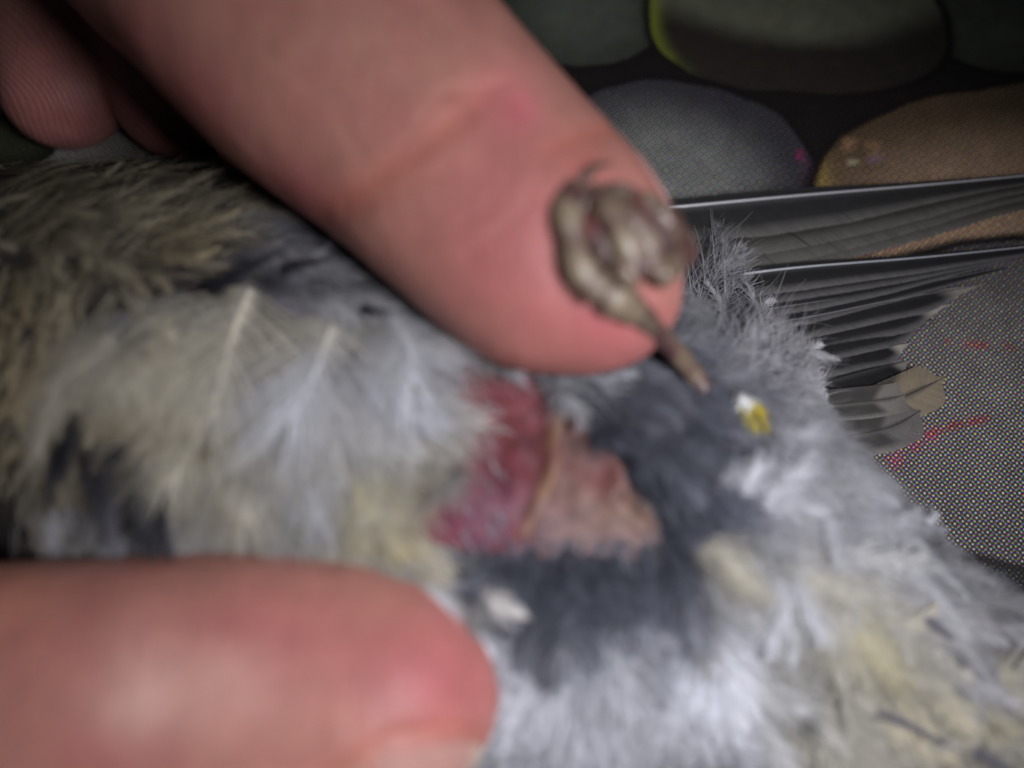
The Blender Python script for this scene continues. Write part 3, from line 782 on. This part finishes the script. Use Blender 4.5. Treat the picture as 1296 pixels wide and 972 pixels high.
# loose down hairs at the edges: thin filaments
def filaments(name, spots):
    V, F, C, o = [], [], [], 0
    for (x, y, a, Lp, c, lift) in spots:
        p, nn = hit(x, y)
        if p is None: continue
        if Lp > 40 and any(inside(BARE, x + math.cos(a) * Lp * q, y + math.sin(a) * Lp * q) for q in (0.3, 0.6, 0.9)): Lp *= 0.3
        d = RGT * math.cos(a) - UPV * math.sin(a); d = nrm(d - nn * np.dot(d, nn) + nn * lift)
        L = Lp * mpp(p); s = nrm(np.cross(nn, d)); n = 6
        b = rng.normal(0, 0.35); pts = []
        for t in np.linspace(0, 1, n):
            pts.append(p + d * L * t + s * b * L * t * t * 0.5 + nn * (0.6 - 1.0 * t * t) * L * 0.12)
        pts = np.array(pts); w = (0.05 * (1 - 0.8 * np.linspace(0, 1, n)))[:, None]
        V += [pts - s * w, pts + s * w]
        i = np.arange(n - 1); F.append(np.stack([o + i, o + i + 1, o + n + i + 1, o + n + i], 1)); o += 2 * n
        C += [np.tile(c, (2 * n, 1))]
    m = obj(name, mk_mesh(name, np.concatenate(V), np.concatenate(F), np.concatenate(C)), M_FEATHER, bird)
    m['kind'] = 'stuff'
sp = []
for k in range(1300):
    x, y = rng.uniform(860, 1120), rng.uniform(320, 640)
    a = field(x, y)[0] + rng.normal(0, 0.3)
    sp.append((x, y, a, rng.uniform(45, 115), c_lgray * rng.uniform(0.8, 1.6), rng.uniform(0.05, 0.4)))
for k in range(1500):
    x, y = rng.uniform(560, 960), rng.uniform(470, 950)
    if inside(BARE, x, y): continue
    f = field(x, y)
    sp.append((x, y, f[0] + rng.normal(0, 0.3), rng.uniform(50, 110), f[5] * rng.uniform(0.8, 1.3), rng.uniform(0.05, 0.4)))
for k in range(160):
    x, y = rng.uniform(590, 860), rng.uniform(690, 716)
    sp.append((x, y, math.radians(-90) + rng.normal(0, 0.7), rng.uniform(12, 34), c_blue * rng.uniform(0.6, 2.0), 0.3))
for k in range(120):
    t = rng.uniform(0, 1); x, y = 715 + 145 * t, 490 + 200 * t
    sp.append((x + 8, y, math.radians(200) + rng.normal(0, 0.7), rng.uniform(12, 36), c_blue * rng.uniform(0.6, 2.0), 0.3))
for k in range(700):
    x, y = rng.uniform(20, 640), rng.uniform(200, 700)
    f = field(x, y)
    sp.append((x, y, f[0] + rng.normal(0, 0.25), rng.uniform(50, 110), f[5] * rng.uniform(0.9, 1.3), rng.uniform(0.05, 0.4)))
for k in range(900):
    x, y = rng.uniform(0, 330), rng.uniform(185, 330)
    sp.append((x, y, math.radians(-38) + rng.normal(0, 0.25), rng.uniform(25, 60), c_olive * rng.uniform(0.4, 1.8), rng.uniform(0.1, 0.5)))
filaments('down_filament', sp)

# ---- wing: flight feathers lying just above the paper
def outline_flight(u):
    return np.clip(sstep(-0.02, 0.10, u) * (1 - sstep(0.66, 1.02, u) * 0.97), 0, 1)
def flight_colf(dark, edge, tipc=None, both=False, tip0=0.80):
    dark, edge = W_(dark), W_(edge)
    def f(u, v, j, is_shaft):
        if is_shaft: return np.tile(dark * 1.3, (len(u), 1))
        c = mixcol(np.tile(dark, (len(u), 1)), np.tile(edge, (len(u), 1)), sstep(0.55, 1.0, v) * (1.0 if f.side < 0 or both else 0.15))
        if tipc is not None:
            c = mixcol(c, np.tile(W_(tipc), (len(u), 1)), sstep(tip0, tip0 + 0.10, u))
        return c * (1 + 0.05 * j)[:, None]
    return f
def flight(pts, zs, wl, wr, dark, edge, tipc=None, n=380, name='flight_feather', shaftw=0.55, tilt=0.0, shape=None, tip0=0.80, shaft_col=(0.62, 0.62, 0.66)):
    """wl: vane above the shaft in the picture, wr: vane below it (px)"""
    Wp = np.array([P(x, y, z) for (x, y), z in zip(pts, zs)])
    path = catmull(Wp, n + 1)
    k = np.mean([mpp(p) for p in Wp])
    nor = np.tile(nrm(W_([0.0, tilt, 1.0])), (n + 1, 1))
    w = max(wl, wr) * k
    # side -1 is to the left of the run root -> tip
    g = feather_geo(path, nor, w / math.cos(math.radians(38)), (outline_flight if shape is None else (lambda u: np.interp(u, shape[0], shape[1]))), flight_colf(dark, edge, tipc, tip0=tip0), K=5, ang=(36, 44), fluff=0.002, droop=0.10, shaft=shaftw * 0.5, wl=wr / max(wl, wr), wr=wl / max(wl, wr), cover=1.06, curl=0.22, lenj=0.006, taper=0.0, shingle=0.006, angj=0.35)
    o = obj(name, mk_mesh(name, *g), M_FLIGHT, bird)
    # the round, glossy shaft
    L = Loft(path[::10] + W_([0, 0, 0.12]), np.linspace(shaftw, shaftw * 0.3, len(path[::10])) / 2, np.linspace(shaftw, shaftw * 0.3, len(path[::10])) / 2, (0, 0, 1), n=40, m=8)
    V, F = L.geo()
    obj('shaft', mk_mesh('shaft', V, np.array(F), np.tile(W_(shaft_col), (len(V), 1))), M_SHAFT, o)
    return o
DK = (0.030, 0.029, 0.031); DK2 = (0.020, 0.019, 0.022); BRN = (0.085, 0.078, 0.07); ED = (0.17, 0.165, 0.155)
# outermost first; each lies a little lower than the one before it
SH1 = ([0, .05, .19, .38, .6, .73, 1], [.5, .9, 1, .86, .5, .30, .06]); SH2 = ([0, .05, .2, .45, .57, .73, 1], [.6, .9, 1, .84, .72, .42, .06])
flight([(800, 268), (1000, 249), (1200, 232), (1480, 205)], [4.6, 4.4, 4.2, 3.8], 14, 52, DK, (0.16, 0.155, 0.15), shaftw=0.46, shaft_col=(0.50, 0.50, 0.54), shape=SH1)
flight([(810, 290), (1000, 270), (1200, 240), (1470, 206)], [4.0, 3.9, 3.7, 3.3], 12, 52, (0.050, 0.047, 0.043), ED, shaftw=0.24, shaft_col=(0.06, 0.06, 0.06), shape=SH2)
flight([(820, 305), (1000, 284), (1200, 250), (1460, 214)], [3.5, 3.4, 3.2, 2.9], 12, 54, (0.065, 0.060, 0.052), ED, shaftw=0.24, shaft_col=(0.06, 0.06, 0.06), shape=SH2)
flight([(830, 318), (1000, 297), (1200, 264), (1450, 225)], [3.0, 2.9, 2.7, 2.4], 12, 52, (0.085, 0.078, 0.068), ED, shaftw=0.24, shaft_col=(0.08, 0.08, 0.08), shape=SH2)
SH4 = ([0, .05, .3, .6, .8, 1], [.5, 1, 1, .7, .4, .06])
flight([(850, 360), (1000, 340), (1180, 325), (1420, 300)], [4.3, 4.1, 3.5, 2.7], 9, 32, DK2, (0.17, 0.165, 0.17), shaftw=0.36, shaft_col=(0.50, 0.52, 0.58), shape=SH4)
flight([(855, 374), (1000, 354), (1160, 337), (1360, 308)], [4.0, 3.8, 3.3, 2.5], 8, 30, DK2, (0.16, 0.155, 0.16), shaftw=0.2, shaft_col=(0.03, 0.03, 0.03), shape=SH4)
flight([(860, 390), (1010, 368), (1140, 350), (1310, 318)], [3.7, 3.5, 3.1, 2.4], 8, 30, DK2, (0.17, 0.165, 0.17), shaftw=0.2, shaft_col=(0.03, 0.03, 0.03), shape=SH4)
flight([(870, 406), (1010, 386), (1130, 366), (1275, 338)], [3.4, 3.2, 2.8, 2.2], 8, 28, DK2, (0.16, 0.155, 0.16), shaftw=0.2, shaft_col=(0.20, 0.20, 0.22), shape=SH4)
flight([(880, 422), (1010, 404), (1130, 380), (1245, 360)], [3.1, 2.9, 2.6, 2.0], 8, 28, DK2, (0.17, 0.165, 0.17), (0.30, 0.29, 0.26), shaftw=0.2, shaft_col=(0.22, 0.22, 0.24))
flight([(890, 440), (1010, 422), (1110, 402), (1205, 384)], [2.7, 2.5, 2.3, 1.8], 9, 30, DK2, (0.18, 0.175, 0.18), (0.42, 0.40, 0.36), shaftw=0.2, shaft_col=(0.03, 0.03, 0.03))
flight([(895, 456), (1010, 438), (1100, 420), (1180, 404)], [2.4, 2.3, 2.1, 1.6], 9, 28, DK2, (0.17, 0.165, 0.17), shaftw=0.2, shaft_col=(0.03, 0.03, 0.03))
flight([(900, 472), (1010, 456), (1090, 442), (1152, 434)], [2.1, 2.0, 1.8, 1.4], 10, 30, DK2, (0.18, 0.175, 0.18), (0.42, 0.40, 0.36), shaftw=0.2, shaft_col=(0.03, 0.03, 0.03))
flight([(930, 502), (1030, 486), (1100, 468), (1150, 456)], [1.7, 1.6, 1.5, 1.2], 12, 36, DK2, (0.15, 0.145, 0.14), (0.24, 0.23, 0.21), shaftw=0.2, shaft_col=(0.03, 0.03, 0.03))
# short coverts with pale buff tips
def covert(pts, zs, w, dark, edge, tipc):
    flight(pts, zs, w, w, dark, edge, tipc, n=160, tip0=0.5, name='wing_covert', shaftw=0.16, shaft_col=(0.10, 0.09, 0.08))
covert([(1020, 545), (1090, 525), (1150, 500), (1195, 478)], [2.6, 2.5, 2.3, 1.9], 34, (0.06, 0.056, 0.055), (0.30, 0.27, 0.22), (0.27, 0.225, 0.165))
covert([(1010, 560), (1080, 552), (1130, 540), (1165, 520)], [3.3, 3.2, 2.9, 2.5], 30, (0.06, 0.056, 0.055), (0.22, 0.21, 0.20), (0.16, 0.15, 0.15))
covert([(1000, 520), (1070, 512), (1120, 506), (1145, 500)], [3.0, 3.2, 3.0, 2.7], 24, (0.06, 0.056, 0.055), (0.26, 0.25, 0.24), (0.22, 0.205, 0.185))

# tail feathers, running off at the lower right
for k, (y0, y1, z) in enumerate([(905, 900, 5.5), (935, 960, 5.0), (960, 1040, 4.4), (990, 1120, 3.8)]):
    flight([(1080, y0 - 30), (1250, (y0 + y1) / 2), (1500, y1 + 40), (1700, y1 + 80)], [z + 4, z + 2, z, z - 1], 26, 36, (0.12, 0.115, 0.125), (0.42, 0.40, 0.37), n=260, name='tail_feather', shaftw=0.4, shaft_col=(0.25, 0.24, 0.22))
# the other wing's tip, folded along the bottom edge of the frame
for k, (y, z) in enumerate([(975, 5.5), (1000, 4.8), (1025, 4.2)]):
    flight([(640, y + 20), (820, y - 8), (980, y - 4), (1120, y + 30)], [z, z + 1, z + .6, z - .5], 16, 30, (0.16, 0.155, 0.17), (0.42, 0.41, 0.42), n=260, shaftw=0.4, shaft_col=(0.4, 0.4, 0.42))

# ------------------------------------------------------------------ hands
UPPER = [(95, -420), (215, -180), (330, -50), (432, 62), (550, 178), (672, 296), (770, 372), (846, 428)]
UZ = [26, 31, 33, 33, 32, 31, 30, 29]
UWpx = [215, 212, 208, 200, 177, 166, 148, 120]
uc = [P(x, y, z) for (x, y), z in zip(UPPER, UZ)]
urw = [w * mpp(c) for w, c in zip(UWpx, uc)]
upper_thumb = Loft(uc, urw, [w * 0.80 for w in urw], nrm(W_([0.12, -0.25, 1.0])), n=70, cap1=13.5, m=48, pw=2.15)
LOWER = [(-700, 1010), (-330, 930), (-60, 898), (130, 884), (320, 876), (470, 886), (570, 905), (628, 925)]
LZ = [17, 20, 21.5, 22, 22, 22, 21.5, 21]
LWpx = [230, 195, 183, 178, 180, 172, 160, 140]
lc = [P(x, y, z) for (x, y), z in zip(LOWER, LZ)]
lrw = [w * mpp(c) for w, c in zip(LWpx, lc)]
lower_thumb = Loft(lc, lrw, [w * 0.82 for w in lrw], nrm(W_([0.0, -0.1, 1.0])), n=76, cap1=13.0, m=48, pw=2.1)

def finger(pts, zs, ws, flat=0.9, cap=9.0):
    c = [P(x, y, z) for (x, y), z in zip(pts, zs)]
    r = [w * mpp(p) for w, p in zip(ws, c)]
    return Loft(c, r, [w * flat for w in r], (0, 0, 1), n=44, cap1=cap, m=36)

def hand_colors(me, tips, crease, spots, ridge_zones):
    V = coords(me); N = normals(me); Q = topx(V)
    up = sstep(-0.1, 0.3, N @ nrm(W_([0, -0.3, 1.0])))
    disp = np.zeros(len(V))
    C = np.tile(W_([0.40, 0.193, 0.155]), (len(V), 1))
    pinks = np.zeros(len(V))
    for (x, y, rx, ry, rot, s) in tips:
        a = math.radians(rot); dx, dy = Q[:, 0] - x, Q[:, 1] - y
        pinks = np.maximum(pinks, s * np.exp(-(((dx * math.cos(a) + dy * math.sin(a)) / rx) ** 2 + ((-dx * math.sin(a) + dy * math.cos(a)) / ry) ** 2)))
    C = mixcol(C, np.tile(W_([0.37, 0.102, 0.112]), (len(V), 1)), np.clip(pinks, 0, 1))
    for pts, w, dep, cs in crease:
        d = poly_dist(Q + np.stack([vnoise(Q, 30, 21), vnoise(Q, 30, 22)], 1) * 3, pts)
        e = np.exp(-(d / w) ** 2)
        disp -= dep * e * up
        C = mixcol(C, np.tile(W_([0.42, 0.14, 0.10]), (len(V), 1)), np.clip(cs * e * up, 0, 1))
    for (x, y, r, c, s) in spots:
        e = s * np.exp(-((Q[:, 0] - x) ** 2 + (Q[:, 1] - y) ** 2) / r ** 2)
        C = mixcol(C, np.tile(W_(c), (len(V), 1)), np.clip(e * up, 0, 1))
    C *= (1 + 0.05 * vnoise(V, 4.0, 31) + 0.04 * vnoise(V, 1.5, 32))[:, None]
    disp += 0.10 * vnoise(V, 3.2, 33) + 0.03 * vnoise(V, 1.1, 34)
    V = V + N * disp[:, None]
    me.vertices.foreach_set('co', (V * MM).astype(np.float32).ravel()); me.update()
    set_cols(me, np.clip(C, 0.01, 0.95))
    ridge = np.zeros(len(V)); rmask = np.zeros(len(V))
    for (x, y, r, cxp, cyp, per) in ridge_zones:
        e = sstep(r, r * 0.75, np.hypot(Q[:, 0] - x, Q[:, 1] - y)) * sstep(23, 20, V[:, 2])
        dd = np.hypot((Q[:, 0] - cxp) * 1.0, (Q[:, 1] - cyp) * 0.8) / per + 1.1 * vnoise(Q, 45, 41) + 0.35 * vnoise(Q, 15, 42)
        m = e > rmask
        ridge[m] = dd[m]; rmask[m] = e[m]
    for nm, val in (('ridge', ridge), ('ridge_mask', rmask)):
        at = me.attributes.new(nm, 'FLOAT', 'POINT')
        at.data.foreach_set('value', val.astype(np.float32))

def nail(loft, i0, i1, a0, a1, off, name, parent, colr, n=22, m=18, thick=0.35):
    """a nail plate: a curved piece lying on the finger's back, with a rim of its own thickness"""
    V = []
    for layer in (0, 1):
        for ii in np.linspace(i0, i1, n):
            lo = int(ii); t = ii - lo; hi = min(lo + 1, loft.n - 1)
            f = (ii - i0) / (i1 - i0)
            # rounded outline at the root and at the free edge
            half = math.sqrt(max(1 - (2 * f - 1) ** 6, 0.02))
            for b in np.linspace(-1, 1, m):
                ang = (a0 + a1) / 2 + b * half * (a1 - a0) / 2
                o = off - 0.25 * abs(b) ** 3 - (thick if layer else 0) - 0.5 * max(0, 0.12 - f) / 0.12
                V.append(loft.pt(lo, ang, 1, o) * (1 - t) + loft.pt(hi, ang, 1, o) * t)
    V = np.array(V); k = n * m; F = []
    for j in range(n - 1):
        for i in range(m - 1):
            q = j * m + i
            F.append((q, q + 1, q + m + 1, q + m)); F.append((k + q, k + q + m, k + q + m + 1, k + q + 1))
    for j in range(n - 1):
        for i in (0, m - 1):
            q = j * m + i; F.append((q, q + m, k + q + m, k + q))
    for i in range(m - 1):
        for j in (0, n - 1):
            q = j * m + i; F.append((q, k + q, k + q + 1, q + 1))
    f = np.repeat(np.linspace(0, 1, n), m); f = np.r_[f, f]
    C = mixcol(np.tile(W_(colr), (len(V), 1)), np.tile(W_([0.44, 0.34, 0.29]), (len(V), 1)), sstep(0.80, 0.88, f))
    me = mk_mesh(name, V, np.array(F), C)
    bm = bmesh.new(); bm.from_mesh(me); bmesh.ops.recalc_face_normals(bm, faces=bm.faces); bm.to_mesh(me); bm.free()
    return obj(name, me, M_NAIL, parent)

# upper hand: the thumb lies across the belly, the fingers reach under the bird
fa = finger([(-20, -420), (30, -200), (55, -60), (78, 60), (88, 178)], [6, 6.5, 5.5, 4.5, 4], [95, 92, 86, 84, 78])
fb = finger([(60, -400), (120, -180), (160, -60), (200, 60), (240, 190)], [7, 7.5, 6.5, 5.5, 5], [95, 92, 88, 82, 70])
fc = finger([(160, -380), (230, -150), (290, 20), (345, 140), (390, 270)], [14, 16, 16, 15, 14], [95, 92, 90, 86, 74])
fd = finger([(-150, -420), (-190, -220), (-215, -80), (-210, 20)], [8, 10, 8, 7], [80, 78, 72, 66])
palm = [blob_geo(P(40, -560, 16), (30, 26, 13), (0, 0, 0.25)), blob_geo(P(60, -440, 20), (22, 17, 12), (0, 0, 0.4)), blob_geo(P(0, -820, 18), (20, 30, 14), (0, 0, 0.1))]
me = union_mesh('hand', [upper_thumb, fa, fb, fc, fd], palm, 0.85, 4, 1)
hand_colors(me,
    tips=[(690, 330, 190, 130, 45, 0.75), (760, 400, 120, 80, 40, 0.9), (90, 110, 120, 120, 0, 0.55), (230, 150, 80, 80, 0, 0.6), (360, 260, 80, 60, 0, 0.8)],
    crease=[([(405, 268), (450, 250), (520, 195), (575, 150), (612, 118)], 20, 0.30, 0.55), ([(430, 268), (480, 255), (560, 215)], 8, 0.12, 0.2), ([(560, 120), (640, 100)], 9, 0.15, 0.2),
            ([(585, 330), (640, 290), (672, 250), (690, 205)], 4, 0.10, 0.0), ([(560, 300), (610, 270), (650, 215)], 4, 0.08, 0.0), ([(500, 190), (560, 120)], 5, 0.08, 0.1), ([(690, 190), (745, 165), (790, 160)], 12, 0.12, 0.6),
            ([(330, 60), (420, 130), (470, 220)], 7, 0.06, 0.0), ([(380, 20), (470, 60)], 6, 0.06, 0.0)],
    spots=[(655, 140, 22, (0.50, 0.10, 0.16), 0.75), (640, 120, 45, (0.58, 0.19, 0.20), 0.6), (740, 210, 26, (0.30, 0.06, 0.05), 0.5)],
    ridge_zones=[(80, 70, 150, -190, 330, 6.5), (230, 150, 75, 60, 420, 6.0), (360, 265, 50, 300, 430, 6.0)])
upper = obj('hand', me, M_SKIN)
upper['label'] = 'hand reaching from the top, its thumb slanting across the bird under the curled foot'
upper['category'] = 'hand'; upper['group'] = 'hands holding the bird open'
nail(upper_thumb, 50, 66.5, math.radians(156), math.radians(232), 0.35, 'fingernail', upper, (0.40, 0.23, 0.22))

# lower hand: a thumb seen from its side, nail turned down
fe = finger([(-700, 1180), (-330, 1190), (-60, 1200), (150, 1190), (300, 1185)], [8, 10, 10, 9, 8], [90, 88, 86, 80, 70])
ff = finger([(-720, 1330), (-360, 1350), (-60, 1370), (180, 1360), (380, 1340)], [9, 11, 11, 9, 8], [90, 88, 86, 80, 70])
fg = finger([(-720, 1480), (-400, 1510), (-80, 1530), (120, 1520), (280, 1500)], [9, 11, 11, 9, 8], [90, 88, 86, 80, 70])
fh = finger([(-740, 1620), (-460, 1660), (-200, 1680), (0, 1660)], [9, 10, 10, 8], [82, 78, 74, 66])
palm2 = [blob_geo(P(-850, 1250, 14), (24, 30, 13), (0, 0, 0.1)), blob_geo(P(-700, 1040, 18), (22, 17, 14), (0, 0, 0.1)), blob_geo(P(-1150, 1300, 16), (28, 20, 14), (0, 0, 0))]
me2 = union_mesh('hand_lower', [lower_thumb, fe, ff, fg, fh], palm2, 0.95, 4, 1)
hand_colors(me2,
    tips=[(540, 860, 130, 90, 10, 0.9), (330, 800, 220, 60, 0, 0.5), (140, 950, 90, 40, 0, 0.6)],
    crease=[([(405, 985), (450, 950), (500, 930), (560, 924), (612, 932)], 9, 0.40, 0.5), ([(300, 880), (380, 850)], 5, 0.05, 0.05), ([(340, 900), (440, 880)], 4, 0.05, 0.0), ([(60, 860), (130, 830)], 6, 0.06, 0.1), ([(110, 930), (190, 890)], 6, 0.06, 0.05)],
    spots=[(180, 880, 70, (0.68, 0.45, 0.40), 0.6), (300, 870, 60, (0.68, 0.45, 0.40), 0.4), (20, 760, 60, (0.50, 0.19, 0.13), 0.4)],  # the two pale ones paint the thumb's highlight into the skin colour
    ridge_zones=[])
lower = obj('hand', me2, M_SKIN)
lower['label'] = 'hand at lower left, its thumb flat below the bird with nail at bottom edge'
lower['category'] = 'hand'; lower['group'] = 'hands holding the bird open'
nail(lower_thumb, 54, 73.4, math.radians(8), math.radians(82), 0.14, 'fingernail', lower, (0.39, 0.215, 0.19))

# ------------------------------------------------------------------ leg and curled foot, lying on the upper thumb
HV = coords(me); me.calc_loop_triangles()
ht = np.empty(len(me.loop_triangles) * 3, np.int32); me.loop_triangles.foreach_get('vertices', ht)
HBVH = BVHTree.FromPolygons(HV.tolist(), ht.reshape(-1, 3).tolist())
def thumb_top(px, py):
    h = HBVH.ray_cast(Vector(CAM), Vector(nrm(ray(px, py))))
    return h[0][2] if h[0] is not None and h[0][2] > 24 else 30.0
def tube(name, pts, zs, ws, cols, mat, parent, n=40, m=14, flat=0.85, cap0=0.8, cap1=0.8, bumps=0.0, nb=5):
    if zs[0] > 40: zs = [thumb_top(x, y) * 0.65 + 36.5 * 0.35 + (z - 40.5) for (x, y), z in zip(pts, zs)]
    c = np.array([P(x, y, z) for (x, y), z in zip(pts, zs)])
    r = np.array([w * mpp(p) for w, p in zip(ws, c)])
    L = Loft(c, r, r * flat, (0, 0, 1), n=n, cap0=cap0, cap1=cap1, m=m)
    t = np.linspace(0, 1, n)
    if bumps:
        k = 1 + bumps * np.cos(2 * np.pi * nb * t); L.rw *= k; L.rh *= k
    V, F = L.geo()
    F = np.array(F)
    cc = catmull(np.array(cols, float), n)
    if bumps:
        dk = sstep(-0.2, -1.0, np.cos(2 * np.pi * nb * t))[:, None] * 0.45
        cc = cc * (1 - dk) + W_([0.10, 0.055, 0.06]) * dk
    C = np.repeat(cc, m, 0)
    mot = sstep(-0.1, 0.8, vnoise(V, 0.9, 51) + 0.35 * vnoise(V, 0.35, 52))[:, None] * 0.85
    C = C * (1 - mot) + W_([0.075, 0.030, 0.034]) * mot
    return obj(name, mk_mesh(name, V, F, np.clip(C, 0.01, 1)), mat, parent)
TAN = W_([0.15, 0.11, 0.08]); PUR = W_([0.10, 0.06, 0.065]); TAN2 = W_([0.23, 0.185, 0.13]); REDC = W_([0.12, 0.028, 0.028])
FZ = 43.0
lp, ln = hit(893, 497)
leg = tube('leg', [(897, 500), (872, 466), (842, 430), (812, 400), (785, 380), (758, 366)], [lp[2] + 2.0, lp[2] + 3.5, 29.5, 33.5, 36.2, 37.2], [12, 14, 15.5, 20, 27, 28], [PUR, TAN, TAN, TAN * .85, TAN2, TAN], M_LEG, bird, n=60, bumps=0.04, nb=7)
toes = [
    ([(768, 372), (738, 346), (724, 306), (717, 264), (732, 230)], [42.0, 42.0, 42, 42, 41.6], [25, 22, 20, 19, 14], 3),
    ([(808, 352), (790, 306), (768, 266), (752, 236)], [42.4, 42.8, 42.6, 41.8], [20, 19, 18, 14], 3),
    ([(822, 350), (818, 312), (795, 274), (778, 240)], [42.2, 42.8, 42.8, 42], [19, 19, 18, 14], 3),
    ([(828, 352), (862, 318), (845, 282), (808, 248)], [41.6, 42.2, 42.4, 41.8], [20, 20, 19, 15], 3),
    ([(806, 362), (792, 344), (770, 330)], [42.6, 43, 42.8], [16, 15, 10], 2),
]
for pts, zs, ws, nb in toes:
    tube('toe', pts, zs, ws, [TAN, TAN2, TAN, TAN2, TAN][:len(pts)], M_LEG, leg, n=56, m=18, bumps=0.05, nb=nb)
tube('sole', [(738, 240), (765, 275), (800, 310), (815, 345)], [41.3, 41.4, 41.4, 41.2], [36, 60, 60, 34], [REDC, REDC, PUR, PUR], M_LEG, leg, n=30, m=18, flat=0.3, cap0=2, cap1=2)
claws = [([(734, 230), (752, 212), (776, 206)], [41.6, 41.8, 41.4]), ([(752, 236), (738, 258), (742, 284)], [42.2, 42.4, 41.8]), ([(778, 240), (760, 262), (756, 292)], [42.4, 42.8, 42]), ([(808, 248), (784, 236), (762, 246)], [42.2, 42.6, 42]), ([(770, 330), (758, 318), (752, 300)], [43, 43, 42.4])]
for pts, zs in claws:
    zs = [thumb_top(x, y) * 0.65 + 36.5 * 0.35 + (z - 40.5) for (x, y), z in zip(pts, zs)]
    c = np.array([P(x, y, z) for (x, y), z in zip(pts, zs)])
    r = np.array([8.5, 6.0, 1.2]) * mpp(c[0])
    V, F = Loft(c, r, r * .8, (0, 0, 1), n=20, m=10, cap0=.3, cap1=.3).geo()
    obj('claw', mk_mesh('claw', V, np.array(F)), M_CLAW, leg)

# ------------------------------------------------------------------ small yellow and white tuft near the leg
def tuft():
    root, nn = hit(921, 510)
    geos = []
    for (dx, dy, c) in [(14, 52, (0.5, 0.42, 0.03)), (2, 50, (0.48, 0.42, 0.05)), (24, 42, (0.5, 0.4, 0.04)), (8, 58, (0.5, 0.42, 0.03)), (-4, 22, (0.85, 0.86, 0.88)), (4, 30, (0.85, 0.86, 0.86))]:
        k = mpp(root); d = RGT * dx - UPV * dy; L = np.linalg.norm(d) * k * 1.2; d = nrm(d)
        n = 14; t = np.linspace(0, 1, n + 1)[:, None]
        path = root + nn * (1.5 + 1.6 * np.sin(t * 2.2)) + d * L * t
        yc = W_(c)
        f = lambda u, v, j, s, yc=yc: mixcol(np.tile(W_([0.85, 0.86, 0.85]), (len(u), 1)), np.tile(yc, (len(u), 1)), sstep(0.22, 0.42, u)) * (1 + 0.08 * j)[:, None]
        geos.append(feather_geo(path, np.tile(nn, (n + 1, 1)), 1.5, lambda u: 0.5 + 0.5 * u, f, K=3, fluff=0.06, shaft=0.35, ang=(40, 70)))
    for g in geos:
        o = obj('yellow_feather', mk_mesh('yellow_feather', *g), M_FEATHER, bird)
tuft()
